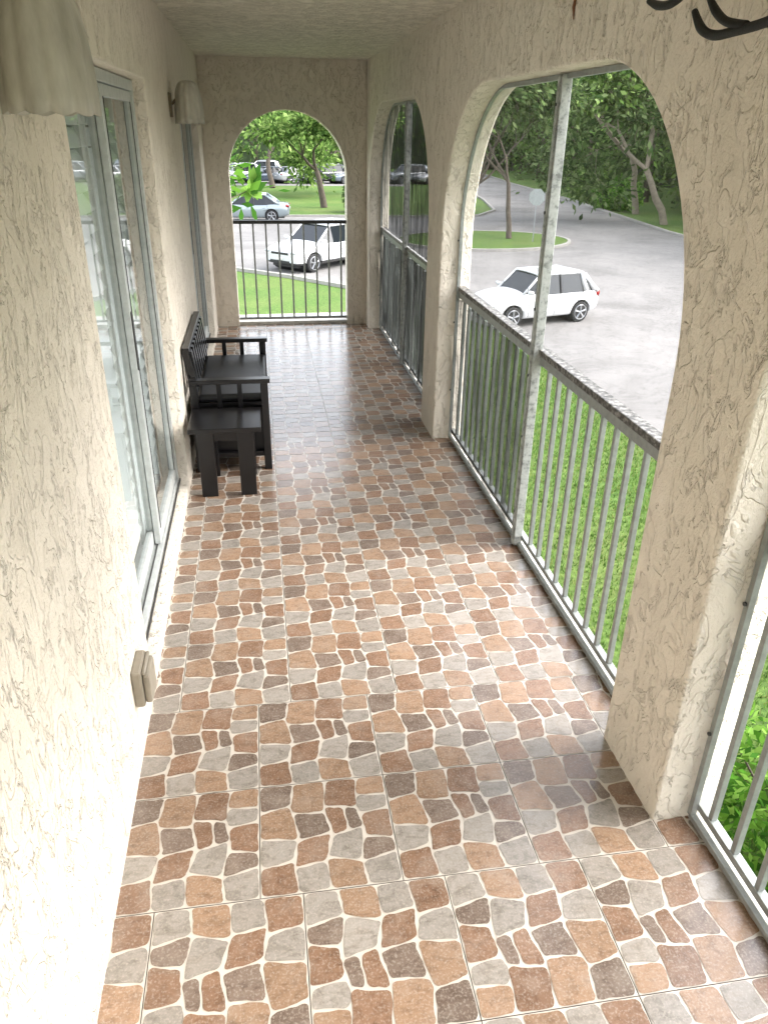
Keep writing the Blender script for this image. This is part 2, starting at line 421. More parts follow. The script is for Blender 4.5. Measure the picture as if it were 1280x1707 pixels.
g.obj('balusters',M['alu'],p,bev=.002)
def screen_frame(hole,yp,name,X=1.222):
    p=empty(name); g=Geo()
    yy0=min(a for a,b in hole); yy1=max(a for a,b in hole)
    pts_=[(X,min(max(a,yy0+.012),yy1-.012),min(max(b,.02),2.098)) for a,b in hole]+[None]
    pts_[-1]=pts_[0]
    for i in range(len(pts_)-1): g.tube(pts_[i],pts_[i+1],.013,.013,4)
    g.obj('edge_track',M['alu'],p)
    if yp:
        g=Geo(); g.box(X-.028,X+.014,yp-.026,yp+.026,.013,2.104); g.box(X-.034,X-.0285,yp-.012,yp+.012,.013,2.10)
        g.obj('post',M['post'],p,bev=.003)
    sc=Geo()
    for z in (.35,.8,1.3,1.7):
        for yy in (yy0+.012,yy1-.012): sc.tube((X-.018,yy,z),(X-.012,yy,z),.006,.006,8)
    if yp:
        for z in (.2,.6,.9,1.2,1.6,2.0): sc.tube((X-.038,yp,z),(X-.034,yp,z),.007,.007,8)
    sc.obj('screws',M['gasket'],p)
    return p
f1=screen_frame(A1,None,'screen_frame'); f2=screen_frame(A2,3.25,'screen_frame.001'); f3=screen_frame(A3,6.6,'screen_frame.002')
def screen_sheet(parent,hole,ya,yb,za,zb,mat,name,wav=.012,X=1.226):
    r=.8; yy0=min(a for a,b in hole); yy1=max(a for a,b in hole)
    def top(y):
        d=0
        if y<yy0+r: d=yy0+r-y
        elif y>yy1-r: d=y-(yy1-r)
        return 2.11-r+math.sqrt(max(0,r*r-d*d))
    ny=90;nz=14;v=[];f=[]
    for i in range(ny+1):
        y=ya+(yb-ya)*i/ny; zt=min(zb,top(y)-.01)
        for j in range(nz+1):
            z=za+(zt-za)*j/nz
            w=wav*(math.sin(y*19+z*2)+.6*math.sin(y*41+z*5))*(1 if zb<1.1 else .5)
            v.append((X+w*.5,y,z))
    for i in range(ny):
        for j in range(nz):
            a=i*(nz+1)+j; f.append((a,a+1,a+nz+2,a+nz+1))
    mobj(name,v,f,mat,parent,True)
screen_sheet(f2,A2,3.28,4.765,.04,.955,M['scr_low'],'screen_lower')
screen_sheet(f2,A2,3.28,4.765,1.035,2.1,M['scr_light'],'screen_upper',.004,1.232)
screen_sheet(f2,A2,1.89,3.22,1.035,2.1,M['scr_right'],'screen_upper_thin',.004,1.232)
screen_sheet(f3,A3,5.19,8.02,.04,.955,M['scr_dense'],'screen_lower',.03)
screen_sheet(f3,A3,5.19,8.02,1.035,2.1,M['scr_dense'],'screen_upper',.008)
# ---------------- sconces ----------------
def sconce(yc,name):
    p=empty(name); v=[];f=[]; n=96; m=14; cx=-.377
    for j in range(m+1):
        t_=j/m; rf=math.cos(t_*math.pi/2)**.5; z=1.922+.225*math.sin(t_*math.pi/2)
        for i in range(n):
            a=2*math.pi*i/n; rr=rf*(1+.06*abs(math.cos(a*6))-.035)
            v.append((cx+.086*rr*math.cos(a),yc+.13*rr*math.sin(a),z-(.006*abs(math.cos(a*6)) if j==0 else 0)))
    for j in range(m):
        for i in range(n):
            k2=(i+1)%n; f.append((j*n+i,j*n+k2,(j+1)*n+k2,(j+1)*n+i))
    o=mobj('shade',v,f,M['shade'],p,True); s=o.modifiers.new('s','SOLIDIFY'); s.thickness=.005
    g=Geo(); g.box(-.486,-.470,yc-.09,yc-.03,1.95,2.08); g.obj('wall_plate',M['bronze'],p,bev=.004)
    g=Geo(); g.path([(-.47,yc-.06,2.02),(-.44,yc-.05,2.05),(-.40,yc,2.06),(-.377,yc,2.02)],.008)
    g.tube((-.377,yc,2.05),(-.377,yc,1.99),.02,.02,12); g.obj('arm',M['bronze'],p,True)
sconce(1.72,'wall_sconce'); sconce(5.30,'wall_sconce.001')
# outlet
p=empty('outdoor_outlet_box')
box('back_box',-.486,-.452,2.005,2.135,.205,.345,M['outlet'],p,.008)
box('flip_cover',-.4515,-.428,2.013,2.127,.214,.328,M['outlet'],p,.009)
g=Geo(); g.tube((-.446,2.013,.335),(-.446,2.127,.335),.007,.007,10)
g.obj('hinge',M['outlet'],p,True)
# ---------------- bench ----------------
p=empty('storage_bench')
y0,y1=4.38,5.40; x0,x1=-.455,.0
g=Geo()
for y in (y0,y1-.045):
    g.box(x1-.045,x1,y,y+.045,0.002,.555)
    g.box(x0,x0+.045,y,y+.045,0.002,.60)
    g.box(x0+.045,x1-.045,y+.008,y+.037,.09,.12)
    g.box(x0+.045,x1-.045,y+.008,y+.037,.36,.40)
    g.box(x0-.0,x1+.012,y-.008,y+.053,.556,.582)
    for i in range(2):
        xx=x0+.045+(x1-x0-.09)*(i+1)/3; g.box(xx-.014,xx+.014,y+.013,y+.032,.40,.556)
g.obj('arm_frames',M['black'],p,bev=.003)
g=Geo(); g.box(x0+.01,x1-.02,y0+.046,y1-.046,.40,.428); g.box(x1-.035,x1-.015,y0+.046,y1-.046,.09,.398)
g.box(x0+.01,x1-.036,y0+.046,y1-.046,.09,.11); g.box(x0+.01,x0+.03,y0+.046,y1-.046,.11,.398)
g.box(x0+.03,x1-.036,y0+.046,y0+.06,.11,.398); g.box(x0+.03,x1-.036,y1-.06,y1-.046,.11,.398)
g.obj('storage_box',M['black'],p,bev=.003)
box('seat_cushion',x0+.04,x1-.005,y0+.052,y1-.052,.429,.475,M['vinyl'],p,.018)
g=Geo()
for y in (y0,y1-.04): g.tube((x0+.03,y+.02,.60),(x0+.0,y+.02,.76),.022,.018,4)
g.tube((x0+.0,y0+.01,.75),(x0+.0,y1-.01,.75),.028,.028,4); g.tube((x0+.028,y0+.02,.52),(x0+.028,y1-.02,.52),.022,.022,4)
n=9
for i in range(n):
    yy=y0+.07+(y1-y0-.14)*i/(n-1); g.tube((x0+.028,yy,.53),(x0+.003,yy,.74),.040,.040,4)
g.obj('backrest',M['black'],p,bev=.002)
p=empty('side_table')
box('top',-.45,-.05,4.0,4.35,.392,.42,M['black'],p,.004)
g=Geo()
g.box(-.405,-.315,4.02,4.045,.002,.39); g.box(-.185,-.095,4.02,4.045,.002,.39)
g.box(-.405,-.315,4.305,4.33,.002,.39); g.box(-.185,-.095,4.305,4.33,.002,.39)
g.box(-.40,-.10,4.046,4.062,.33,.39); g.box(-.40,-.10,4.288,4.304,.33,.39)
g.box(-.36,-.34,4.062,4.288,.34,.385); g.box(-.16,-.14,4.062,4.288,.34,.385)
g.obj('legs',M['black'],p,bev=.003)
# iron hanging bracket
p=empty('iron_hanging_bracket'); g=Geo(); X=1.0
g.tube((X,1.42,2.49),(X,1.42,2.12),.011,.011,10); g.tube((X,1.42,2.489),(X,1.42,2.475),.05,.05,16)
def arm(P,r=.011):
    q=catmull(P,7); g.sweep(q,[r*(.7+.3*min(1,i/6)) for i in range(len(q))],10)
arm([(X,1.905,2.150),(X,1.86,2.112),(X,1.80,2.094),(X,1.72,2.094),(X,1.60,2.10),(X,1.42,2.125)],.010)
arm([(X-.01,1.83,2.165),(X-.01,1.79,2.135),(X-.01,1.74,2.112),(X,1.68,2.100)],.009)
arm([(X+.02,2.19,2.205),(X+.02,2.13,2.188),(X+.02,2.06,2.185),(X+.02,1.98,2.21),(X,1.8,2.29),(X,1.42,2.33)],.010)
arm([(X+.02,2.10,2.225),(X+.02,2.06,2.20),(X+.02,2.02,2.195)],.009)
arm([(X,1.0,2.15),(X,1.05,2.10),(X,1.15,2.09),(X,1.42,2.125)],.010)
g.obj('bracket',M['iron'],p,True)
p=empty('rusty_nail'); g=Geo(); g.sweep([(1.099,2.92,2.31),(1.094,2.922,2.28),(1.097,2.918,2.245)],[.006,.005,.002],6); g.obj('nail',M['rust'],p)
# ---------------- ground ----------------
def sheet(name,pts_,z,mat,parent=None):
    return mobj(name,[(x,y,z) for x,y in pts_],[tuple(range(len(pts_)))],mat,parent)
sheet('lawn',[(-600,-300),(600,-300),(600,900),(-600,900)],GZ,M['lawn'])
edge=[(6.5,-40),(6.5,6),(6.5,14),(6.4,17.5),(6.0,20),(5.0,22.6),(2.9,25.4),(1.0,27.6),(-1.2,29.6),(-5,31.5),(-12,33),(-60,35)]
far=[(-60,48),(-5,48.2),(4,48.4),(9,48.0),(13.5,48.6),(15.5,52),(17,60),(19,75),(22,110),(28,170),(36,170),(29,110),(25.5,80),(24.2,61),(22.6,48),(21.6,40),(21,25),(21,-40)]
sheet('parking_lot',list(reversed(edge+far)),GZ+.004,M['asphalt'])
sheet('distant_parking_lot',[(-60,76),(14,76),(15,92),(-60,92)],GZ+.004,M['asphalt'])
def kerb(name,line,closed=False):
    g=Geo(); n=len(line)
    for i in range(n if closed else n-1):
        a=Vector((*line[i],0)); b=Vector((*line[(i+1)%n],0)); d=(b-a).normalized(); nn=Vector((-d.y,d.x,0))*.075
        k=len(g.v)
        for z in (GZ-.02,GZ+.12):
            for q in (a-nn,a+nn,b+nn,b-nn): g.v.append((q.x,q.y,z))
        g.f+=[(k+4,k+5,k+6,k+7),(k,k+1,k+5,k+4),(k+1,k+2,k+6,k+5),(k+2,k+3,k+7,k+6),(k+3,k,k+4,k+7)]
    g.obj(name,M['kerb'])
kerb('kerb',edge); kerb('kerb.001',far[:10]); kerb('kerb.002',far[10:])
isl=[]
for i in range(36):
    a=2*math.pi*i/36; isl.append((10.6+4.2*math.cos(a),37.0+3.4*math.sin(a)+.25*math.cos(a)))
sheet('grass_island',isl,GZ+.10,M['lawn']); kerb('kerb.003',isl,True)
sheet('footpath',[(-14,20.3),(5.6,21.3),(5.9,22.0),(-14,21.2)],GZ+.02,M['kerb'])
# ---------------- foliage ----------------
def leaves(name,C,size,cols,parent,seed=0,tint=None,ang_up=.5):
    r=np.random.default_rng(seed); N=len(C)
    a=r.normal(size=(N,3)); a/=np.linalg.norm(a,axis=1)[:,None]
    b=r.normal(size=(N,3)); b[:,2]*=ang_up; b-=a*(a*b).sum(1)[:,None]; b/=np.linalg.norm(b,axis=1)[:,None]
    s=size*(.6+.8*r.random(N))[:,None]
    v=np.empty((N,4,3)); v[:,0]=C-a*s; v[:,1]=C+b*s*.45; v[:,2]=C+a*s; v[:,3]=C-b*s*.45
    me=bpy.data.meshes.new(name); me.vertices.add(N*4); me.vertices.foreach_set('co',v.ravel())
    me.loops.add(N*4); me.loops.foreach_set('vertex_index',np.arange(N*4))
    me.polygons.add(N); me.polygons.foreach_set('loop_start',np.arange(N)*4); me.polygons.foreach_set('loop_total',np.full(N,4))
    me.update(); me.validate()
    cols=np.array(cols)[:,:3]; idx=r.integers(0,len(cols),N)
    c=cols[idx]*(.75+.5*r.random(N))[:,None]
    if tint is not None: c=c*tint[:,None]
    c=np.concatenate([c,np.ones((N,1))],1)
    at=me.attributes.new('Col','FLOAT_COLOR','FACE'); at.data.foreach_set('color',c.ravel())
    me.materials.append(M['leaf'])
    o=bpy.data.objects.new(name,me); S.collection.objects.link(o)
    if parent: o.parent=parent
    return o
G1=[srgb(88,114,58),srgb(108,134,68),srgb(70,96,48),srgb(134,156,92)]
G2=[srgb(72,92,54),srgb(90,110,66),srgb(56,76,42),srgb(114,130,86)]
GB=[srgb(96,136,52),srgb(74,118,40),srgb(122,158,74),srgb(58,96,36)]
def grow(g,tips,p,d,L,r,dep,maxd,rg,up=.08,spread=.7):
    n=4; pts=[p]; rs=[r]
    for i in range(n):
        d=(d+Vector((rg.gauss(0,.13),rg.gauss(0,.13),rg.gauss(0,.08)+up))).normalized()
        p=p+d*(L/n); r=r*.9; pts.append(p); rs.append(r)
        if dep>=maxd-1 and i>=2: tips.append(p.copy())
    g.sweep(pts,rs,6 if r<.1 else 8,False)
    if dep==maxd: tips.append(p.copy()); return
    for c in range(rg.choice((2,3,3))):
        a=rg.uniform(0,6.283); o=d.orthogonal().normalized(); o.rotate(Matrix.Rotation(a,3,d))
        nd=(d+o*spread*rg.uniform(.6,1.2)).normalized()
        grow(g,tips,p,nd,L*rg.uniform(.65,.85),r*.72,dep+1,maxd,rg,up,spread)
def tree(name,base,L,r,seed,per,rc,size,cols,bark='bark',maxd=4,spread=.7,up=.08,d0=(0,0,1)):
    p=empty(name); rg=random.Random(seed); g=Geo(); tips=[]
    grow(g,tips,Vector(base),Vector(d0).normalized(),L,r,0,maxd,rg,up,spread)
    g.obj('trunk_and_limbs',M[bark],p,True)
    r_=np.random.default_rng(seed); T=np.array([tuple(t_) for t_ in tips])
    C=np.repeat(T,per,0)+r_.normal(size=(len(T)*per,3))*np.array([rc,rc,rc*.6])
    tint=np.repeat(.65+.7*r_.random(len(T)),per)
    leaves('foliage',C,size,cols,p,seed,tint)
    return p
tree('shade_tree',(4.4,54.4,GZ),2.3,.24,11,22,.55,.18,G1,spread=.85,up=.03)
tree('shade_tree.001',(11.9,37.2,GZ+.1),2.5,.14,21,32,.65,.16,G2,spread=.6,up=.08,d0=(-.12,0,1))
tree('shade_tree.002',(9.6,38.5,GZ+.1),2.6,.13,24,30,.7,.16,G2,spread=.6,up=.1,d0=(.1,0,1))
tree('shade_tree.003',(-2.5,60,GZ),2.5,.26,33,22,.7,.21,G1,spread=.8,up=.04)
tree('shade_tree.004',(9,66,GZ),2.6,.26,35,22,.7,.21,G1,spread=.8,up=.04)
tree('shade_tree.005',(1.4,73,GZ),2.8,.26,36,22,.8,.23,G2,spread=.8,up=.04)
# trees added out of view to block light at the near arch
tree('added_blocker_tree',(5.0,-1.8,GZ),2.5,.2,41,26,.5,.16,G1,spread=.75,up=.06)
tree('added_blocker_tree.001',(5.2,-6.5,GZ),2.5,.2,43,26,.5,.16,G1,spread=.75,up=.06)
tree('frangipani_tree',(-2.35,15.5,GZ),1.85,.11,8,10,.28,.17,GB,spread=.75,up=.06,maxd=3)
tree('banyan_tree',(23.4,44,GZ),3.6,.24,5,34,.95,.2,G1,'bark_pale',spread=.85,up=.05,d0=(-.35,-.1,1))
tree('banyan_tree.001',(24.5,50,GZ),3.6,.24,15,34,.95,.2,G2,'bark_pale',spread=.85,up=.05,d0=(-.3,-.1,1))
def woodland():
    p=empty('woodland'); r=np.random.default_rng(77); cs=[];ti=[]; g=Geo()
    spots=[]
    for y in np.arange(28,112,4.5): spots.append((28.3+(y-40)*.09+r.uniform(-1.2,1.2),y+r.uniform(-1,1),r.uniform(10,13.5),56))
    for y in np.arange(28,112,8.0): spots.append((34+(y-40)*.09+r.uniform(-1.2,1.2),y,r.uniform(12,15),26))
    for x in np.arange(-30,30,6.0): spots.append((x,97+r.uniform(-2,2),r.uniform(10,14),36))
    for x in np.arange(40,52,6.0): spots.append((x-8,112+r.uniform(-2,2),14,30))
    for (x,y,h,nb) in spots:
        P0=Vector((x,y,GZ)); g.sweep([P0,P0+Vector((r.uniform(-.4,.4),0,h*.3)),P0+Vector((r.uniform(-1,1),r.uniform(-1,1),h*.7))],[.22,.16,.08],6)
        for q in range(3):
            a0=P0+Vector((0,0,h*r.uniform(.2,.45))); g.sweep([a0,a0+Vector((r.uniform(-1.5,1),r.uniform(-1.5,1.5),1.6)),a0+Vector((r.uniform(-3,1.5),r.uniform(-2.5,2.5),3.6))],[.1,.08,.04],5)
        for b in range(nb):
            a=r.uniform(0,6.283); zz=r.random()**.8; rad=3.4*math.sqrt(max(.05,1-abs(zz*1.7-.75)**2))*r.uniform(.6,1.05)
            c=np.array([x+rad*math.cos(a),y+rad*math.sin(a),GZ+.6+zz*(h-.6)])
            n=34; cs.append(c+r.normal(size=(n,3))*np.array([.62,.62,.42])); ti.append(np.full(n,r.uniform(.45,1.6)))
    g.obj('trunks',M['bark'],p,True)
    leaves('foliage',np.concatenate(cs),.26,G2+G1[:2],p,4,np.concatenate(ti))
    v=[];f=[]; line=[(36,20)]+[(37+(y-40)*.09,y) for y in range(30,112,4)]+[(x,112) for x in range(40,-60,-5)]
    nz=7
    for i,(x,y) in enumerate(line):
        for j in range(nz+1):
            z=j/nz; w=1.5*noise.noise(Vector((i*.7,j*.9,1)))
            v.append((x+w,y+w,GZ-.1+z*(12+2.5*noise.noise(Vector((i*.5,0,5))))))
    for i in range(len(line)-1):
        for j in range(nz): a=i*(nz+1)+j; f.append((a,a+1,a+nz+2,a+nz+1))
    mobj('woods_shade_sheet',v,f,M['woods_shade'],p,True)  # dark sheet painted as the woods' shaded depth, closes sky gaps
woodland()
def shrub(name,c,R,n,size,cols,seed):
    p=empty(name); r=np.random.default_rng(seed); d=r.normal(size=(n,3)); d/=np.linalg.norm(d,axis=1)[:,None]
    rad=(.55+.5*r.random(n))[:,None]; lump=1+.18*np.sin(d[:,0]*5+seed)[:,None]
    C=np.array(c)+d*rad*lump*np.array(R); C=C[C[:,2]>GZ]
    leaves('foliage',C,size,cols,p,seed); g=Geo()
    for i in range(7): g.tube((c[0]+r.uniform(-.1,.1),c[1]+r.uniform(-.1,.1),GZ),(c[0]+r.uniform(-.6,.6)*R[0],c[1]+r.uniform(-.6,.6)*R[1],c[2]+R[2]*.4),.02,.008,5)
    g.obj('stems',M['bark'],p)
shrub('garden_shrub',(3.7,3.4,GZ+.3),(.8,1.0,.5),2400,.05,GB,3)
shrub('garden_shrub.001',(3.2,1.6,GZ+.3),(.8,.9,.5),2000,.05,G1,4)
shrub('clipped_hedge',(6.6,51.2,GZ+.9),(1.1,1.0,1.1),2500,.13,G2,6)
shrub('roadside_bush',(24.6,53,GZ+.8),(1.6,2.2,1.2),2500,.15,GB,7)
shrub('roadside_bush.001',(25.2,60,GZ+.9),(1.6,2.5,1.3),2500,.15,G1,9)
def blades():
    r=np.random.default_rng(9); N=90000
    x=1.4+5.0*r.random(N); y=0+22*r.random(N)**.75
    k=r.random(N)<.15; x=np.where(k,-1.5+6*r.random(N),x); y=np.where(k,12+9*r.random(N),y)
    keep=~((y>20)&(y<22.3)); x=x[keep];y=y[keep];N=len(x)
    base=np.stack([x,y,np.full(N,GZ)],1); a=r.random(N)*6.283; h=.035+.05*r.random(N)
    w=.008; dx=np.stack([np.cos(a)*w,np.sin(a)*w,np.zeros(N)],1); tip=base+np.stack([r.normal(size=N)*.025,r.normal(size=N)*.025,h],1)
    v=np.empty((N,3,3)); v[:,0]=base-dx; v[:,1]=base+dx; v[:,2]=tip
    me=bpy.data.meshes.new('grass_blades'); me.vertices.add(N*3); me.vertices.foreach_set('co',v.ravel()); me.loops.add(N*3); me.loops.foreach_set('vertex_index',np.arange(N*3))
    me.polygons.add(N); me.polygons.foreach_set('loop_start',np.arange(N)*3); me.polygons.foreach_set('loop_total',np.full(N,3)); me.update()
    cols=np.array([srgb(78,108,46),srgb(95,125,58),srgb(62,88,38),srgb(122,130,78)])[:,:3]; c=cols[r.integers(0,4,N)]*(.8+.4*r.random(N))[:,None]
    at=me.attributes.new('Col','FLOAT_COLOR','FACE'); at.data.foreach_set('color',np.concatenate([c,np.ones((N,1))],1).ravel()); me.materials.append(M['leaf'])
    o=bpy.data.objects.new('lawn_grass_blades',me); S.collection.objects.link(o)
blades()
p=empty('stop_sign',(12.7,36.0,GZ+.1),math.radians(-20))
g=Geo(); g.box(-.025,.025,-.02,.02,0,2.3); g.obj('pole',M['chrome'],p)
v=[(.38*math.cos(math.pi/8+i*math.pi/4),-.024,1.95+.38*math.sin(math.pi/8+i*math.pi/4)) for i in range(8)]
v+=[(a,b+.004,c) for a,b,c in v]
f=[tuple(range(8)),tuple(reversed(range(8,16)))]+[(i,(i+1)%8,8+(i+1)%8,8+i) for i in range(8)]
mobj('plate',v,f,M['signback'],p)
# ---------------- cars ----------------
def paint(name,c,seams,clad=None,metal=0.0):
    t=NT(name); tc=t.add('ShaderNodeTexCoord'); sp=t.add('ShaderNodeSeparateXYZ'); t.link(tc.outputs['Object'],sp.inputs[0])
    line=None
    for s_ in seams:
        d=t.math('ABSOLUTE',t.math('SUBTRACT',sp.outputs[0],s_)); l=t.math('LESS_THAN',d,.009)
        line=l if line is None else t.math('MAXIMUM',line,l)
    line=t.math('MULTIPLY',line,t.math('GREATER_THAN',sp.outputs[2],.32))
    col=t.mix(line,c,(.03,.03,.03,1))
    if clad: col=t.mix(t.math('LESS_THAN',sp.outputs[2],clad),col,(.03,.03,.032,1))
    t.set(col,.22,metal); t.b.inputs['Coat Weight'].default_value=.6; return t.m
def car(name,loc,rot,kind,color,metal=0,scale=(1,1,1)):
    p=empty(name,loc,rot); p.scale=scale
    if kind=='suv': L,Wd,H=4.55,.92,1.68; st=[(2.27,.42,.78,.72),(2.12,.28,.92,.86),(1.6,.24,1.02,.92),(.95,.24,1.08,.92),(0,.24,1.06,.92),(-1.2,.24,1.10,.92),(-1.9,.28,1.12,.90),(-2.2,.36,1.08,.84),(-2.28,.45,.95,.74)]; gh=(1.05,.25,-1.6,-2.12,1.05,1.68); wb=(1.38,-1.28); R=.355; clad=.40; seams=(.85,-.15,-1.1)
    elif kind=='hatch': L,Wd,H=4.3,.86,1.6; st=[(2.14,.40,.70,.58),(2.0,.26,.86,.74),(1.5,.22,.98,.82),(.85,.22,1.04,.85),(0,.22,1.02,.86),(-1.2,.22,1.04,.86),(-1.8,.26,1.04,.83),(-2.06,.34,.98,.76),(-2.14,.45,.86,.66)]; gh=(.95,.28,-1.35,-2.0,1.0,1.59); wb=(1.32,-1.30); R=.33; clad=None; seams=(.75,-.25,-1.15)
    else: L,Wd,H=4.6,.89,1.44; st=[(2.3,.38,.62,.62),(2.15,.24,.74,.82),(1.6,.2,.86,.88),(.9,.2,.93,.89),(0,.2,.93,.89),(-1.2,.2,.95,.89),(-1.9,.24,.98,.87),(-2.25,.34,.94,.78),(-2.32,.45,.82,.68)]; gh=(1.0,.2,-1.0,-1.75,.92,1.43); wb=(1.38,-1.32); R=.32; clad=None; seams=(.8,-.2,-1.1)
    pm=paint(name+'_paint',color,seams,clad,metal)
    v=[];f=[]
    for (x,zb,zt,w) in st:
        hh=[(0,zb),(w*.80,zb),(w*.96,zb+.05),(w,zb+(zt-zb)*.35),(w,zb+(zt-zb)*.62),(w*.965,zt-.10),(w*.90,zt-.02),(w*.55,zt+.025),(0,zt+.04)]
        ring=[(x,y,z) for y,z in hh]+[(x,-y,z) for y,z in reversed(hh[1:-1])]
        v+=ring
    n=16
    for i in range(len(st)-1):
        for j in range(n):
            k=(j+1)%n; f.append((i*n+j,i*n+k,(i+1)*n+k,(i+1)*n+j))
    f.append(tuple(range(n))); f.append(tuple(reversed(range((len(st)-1)*n,len(st)*n))))
    b=mobj('body',v,f,pm,None,True)
    bm=bmesh.new(); bm.from_mesh(b.data); bmesh.ops.recalc_face_normals(bm,faces=bm.faces); bm.to_mesh(b.data); bm.free()
    ss=b.modifiers.new('s','SUBSURF'); ss.levels=2; ss.render_levels=2
    apply_mods(b)
    for xw in wb:
        g=Geo(); g.tube((xw,-1.2,R+.01),(xw,1.2,R+.01),R+.055,R+.055,28); c=g.obj('cut',M['dark'])
        bo=b.modifiers.new('c','BOOLEAN'); bo.object=c; bo.operation='DIFFERENCE'; bo.solver='EXACT'
        apply_mods(b); bpy.data.objects.remove(c)
    b.parent=p
    g=Geo()
    for xw in wb: g.tube((xw,-Wd+.24,R+.01),(xw,Wd-.24,R+.01),R+.065,R+.065,24)
    g.box(-L/2+.3,L/2-.3,-Wd+.3,Wd-.3,.2,.35); g.obj('underbody',M['dark'],p)
    ty=Geo(); ri=Geo(); dk=Geo()
    for xw in wb:
        for sd in (-1,1):
            yo=sd*(Wd-.015); yi=sd*(Wd-.22)
            ty.tube((xw,yi,R),(xw,yo-sd*.02,R),R,R,28); ty.tube((xw,yo-sd*.02,R),(xw,yo,R),R,R-.03,28)
            dk.tube((xw,yo,R),(xw,yo+sd*.002,R),R*.70,R*.70,24)
            ri.tube((xw,yo+sd*.0,R),(xw,yo+sd*.012,R),.06,.05,12)
            for s_ in range(5):
                a=s_*2*math.pi/5+.3
                for o_ in (-.09,.09): ri.tube((xw+.03*math.cos(a),yo+sd*.008,R+.03*math.sin(a)),(xw+R*.68*math.cos(a+o_),yo+sd*.008,R+R*.68*math.sin(a+o_)),.020,.016,5)
            m=24
            for s_ in range(m):
                a=2*math.pi*s_/m; a2=2*math.pi*(s_+1)/m
                ri.tube((xw+R*.70*math.cos(a),yo+sd*.006,R+R*.70*math.sin(a)),(xw+R*.70*math.cos(a2),yo+sd*.006,R+R*.70*math.sin(a2)),.014,.014,5)
    ty.obj('tyres',M['rubber'],p); dk.obj('wheel_backs',M['dark'],p); ri.obj('rims',M['chrome'],p)
    x1,x2,x3,x4,zb,zr=gh; wbm=Wd*.93; wt=Wd*.73; zr-=.04
    gv=[(x1,wbm*.86,zb-.05),(x1,-wbm*.86,zb-.05),(x2,-wt,zr),(x2,wt,zr),(x3,-wt,zr),(x3,wt,zr),(x4,-wbm*.9,zb-.03),(x4,wbm*.9,zb-.03),
        (x2,wbm,zb-.05),(x2,-wbm,zb-.05),(x3,-wbm,zb-.03),(x3,wbm,zb-.03)]
    gf=[(0,1,2,3),(3,2,4,5),(5,4,6,7),(0,3,8),(1,9,2),(8,3,5,11),(9,10,4,2),(11,5,7),(10,6,4),(0,8,11,7,6,10,9,1)]
    mobj('windows',gv,gf,M['carglass'],p)
    rv=[]; rf=[]; nx=8; ny=6
    for i in range(nx+1):
        u=i/nx; x=x2+.06+(x3-x2-.12)*u
        for j in range(ny+1):
            w=-1+2*j/ny; rv.append((x,w*(wt+.015),zr+.002+.055*(1-w*w)**.5*1.0*(.55+.45*math.sin(math.pi*min(1,max(0,.12+.76*u))))))
    for i in range(nx):
        for j in range(ny): a=i*(ny+1)+j; rf.append((a,a+1,a+ny+2,a+ny+1))
    o=mobj('roof',rv,rf,pm,p,True); s=o.modifiers.new('s','SOLIDIFY'); s.thickness=.04
    g=Geo()
    for sd in (-1,1):
        g.tube((x1,sd*wbm*.87,zb-.05),(x2,sd*(wt+.005),zr+.01),.045,.035,8)
        g.tube((x2,sd*(wt+.005),zr+.01),(x3,sd*(wt+.005),zr+.01),.035,.035,8)
        g.tube((x3,sd*(wt+.005),zr+.01),(x4,sd*wbm*.91,zb-.04),.05,.07,8)
        if kind!='sedan':
            g.tube((x3+.02,sd*(wt+.002),zr),(x3-.12,sd*(wbm),zb),.06,.09,8)
            g.tube((x3-.15,sd*(wt-.02),zr-.03),(x4+.15,sd*(wbm*.93),zb),.05,.09,8)
        g.tube((x1-.18,sd*(wbm+.02),zb+.07),(x1-.18,sd*(wbm+.19),zb+.09),.075,.06,10)
    xm=(x2+x3)/2+.05
    g.tube((x3,-wt,zr+.01),(x3,wt,zr+.01),.04,.04,8)
    g.obj('pillars_and_mirrors',pm,p,True)
    g=Geo()
    for sd in (-1,1): g.tube((xm,sd*(wt+.008),zr),(xm,sd*(wbm+.004),zb-.03),.035,.035,6)
    g.obj('door_pillars',M['dark'],p)
    fx=st[0][0]; zf=st[0][2]
    def blob(nm,c,r,mat):
        bm=bmesh.new(); bmesh.ops.create_uvsphere(bm,u_segments=14,v_segments=8,radius=1)
        me=bpy.data.meshes.new(nm); bm.to_mesh(me); bm.free()
        for vv in me.vertices: vv.co=Vector((c[0]+vv.co.x*r[0],c[1]+vv.co.y*r[1],c[2]+vv.co.z*r[2]))
        me.polygons.foreach_set('use_smooth',[True]*len(me.polygons)); me.materials.append(mat)
        o=bpy.data.objects.new(nm,me); S.collection.objects.link(o); o.parent=p
    for sd in (-1,1):
        blob('headlight',(fx-.13,sd*Wd*.66,zf+.02),(.17,.17,.075),M['lamp_white'])
        blob('foglight',(fx-.04,sd*Wd*.6,.45),(.05,.08,.05),M['lamp_white'])
        blob('taillight',(st[-1][0]+.14,sd*Wd*.80,st[-1][2]+.02),(.12,.09,.14 if kind!='sedan' else .08),M['lamp_red'])
    box('grille',fx-.10,fx-.005,-.42,.42,zf-.09,zf+.0,M['dark'],p,.02)
    box('lower_grille',fx-.10,fx-.015,-.55,.55,.36,.48,M['dark'],p,.02)
    box('licence_plate',fx-.02,fx+.012,-.15,.15,.50,.58,M['plate'],p)
    box('rear_licence_plate',st[-1][0]-.012,st[-1][0]+.05,-.15,.15,.66,.76,M['plate'],p)
    g=Geo()
    for sd in (-1,1):
        for xh in (seams[1]+.10,seams[2]+.10): g.tube((xh,sd*(Wd+.0),zb-.17),(xh+.16,sd*(Wd+.0),zb-.17),.016,.016,6)
    if kind=='suv':
        for sd in (-1,1): g.tube((x2-.2,sd*wt*.86,zr+.075),(x3+.2,sd*wt*.86,zr+.075),.018,.018,6)
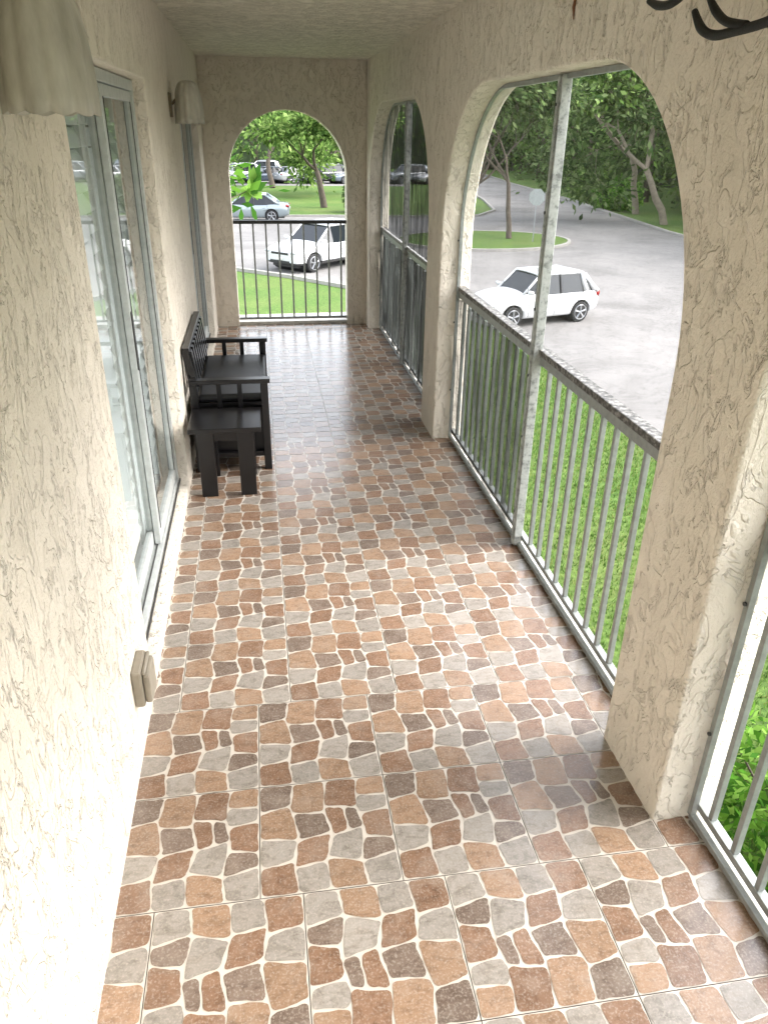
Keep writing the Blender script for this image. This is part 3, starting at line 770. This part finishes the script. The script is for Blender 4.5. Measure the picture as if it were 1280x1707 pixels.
    g.obj('door_handles',pm if kind!='suv' else M['chrome'],p)
    return p
wh=(.52,.525,.53,1)
car('white_hatchback',(7.4,20.5,GZ+.005),math.radians(196),'hatch',wh,0,(.84,.88,.84))
car('white_suv',(2.3,30.3,GZ+.005),math.radians(180+44),'suv',wh,0,(1,1,.92))
car('silver_sedan',(-.5,46.4,GZ+.005),math.radians(175),'sedan',srgb(132,142,146),.4)
cols=[srgb(135,140,145),srgb(190,191,193),srgb(70,80,95),srgb(165,167,170),srgb(60,62,66),srgb(110,120,132),srgb(185,186,190)]
for i in range(9):
    car('parked_car' + ('' if i==0 else '.%03d'%i),(-4.5+i*2.75,79.8+ (i%2)*.3,GZ+.005),math.radians(205 if i%3 else 35),['sedan','suv','sedan'][i%3],cols[i%7],.3)
for i in range(3):
    car('parked_car.%03d'%(9+i),(.5+i*5.2,87.5,GZ+.005),math.radians(175),['suv','sedan','suv'][i],cols[(i*2+1)%7],.3)
# ---------------- camera ----------------
Xc=Vector((.98819,.05618,-.14239)); Yc=Vector((-.1524,.4481,-.8809)); Zc=Xc.cross(Yc).normalized(); Yc=Zc.cross(Xc).normalized(); Xc.normalize()
R=Matrix((Xc,Yc,Zc)).to_4x4()
cd=bpy.data.cameras.new('camera'); cam=bpy.data.objects.new('camera',cd); S.collection.objects.link(cam)
cam.matrix_world=Matrix.Translation((0,0,1.9)) @ R
cd.sensor_fit='HORIZONTAL'; cd.sensor_width=36; cd.lens=1260/1280*36; cd.clip_start=.02; cd.clip_end=2000
S.camera=cam
# ---------------- light ----------------
el,az=math.radians(42),math.radians(98)
w=bpy.data.worlds.new('World'); S.world=w; w.use_nodes=True; nt=w.node_tree
bg=nt.nodes['Background']; sk=nt.nodes.new('ShaderNodeTexSky'); sk.sky_type='NISHITA'; sk.sun_disc=False
sk.sun_elevation=el; sk.sun_rotation=az; sk.dust_density=3.0; sk.air_density=1.0
hs=nt.nodes.new('ShaderNodeHueSaturation'); hs.inputs['Saturation'].default_value=.3
nt.links.new(sk.outputs[0],hs.inputs['Color']); nt.links.new(hs.outputs[0],bg.inputs[0]); bg.inputs[1].default_value=SKY
sd=bpy.data.lights.new('sun','SUN'); sd.energy=SUN; sd.angle=math.radians(55); sd.color=(1,.97,.93)
so=bpy.data.objects.new('sun',sd); S.collection.objects.link(so)
dirv=Vector((math.sin(az)*math.cos(el),math.cos(az)*math.cos(el),math.sin(el)))
so.rotation_euler=dirv.to_track_quat('Z','Y').to_euler()
S.view_settings.view_transform='Standard'; S.view_settings.look='None'; S.view_settings.exposure=0
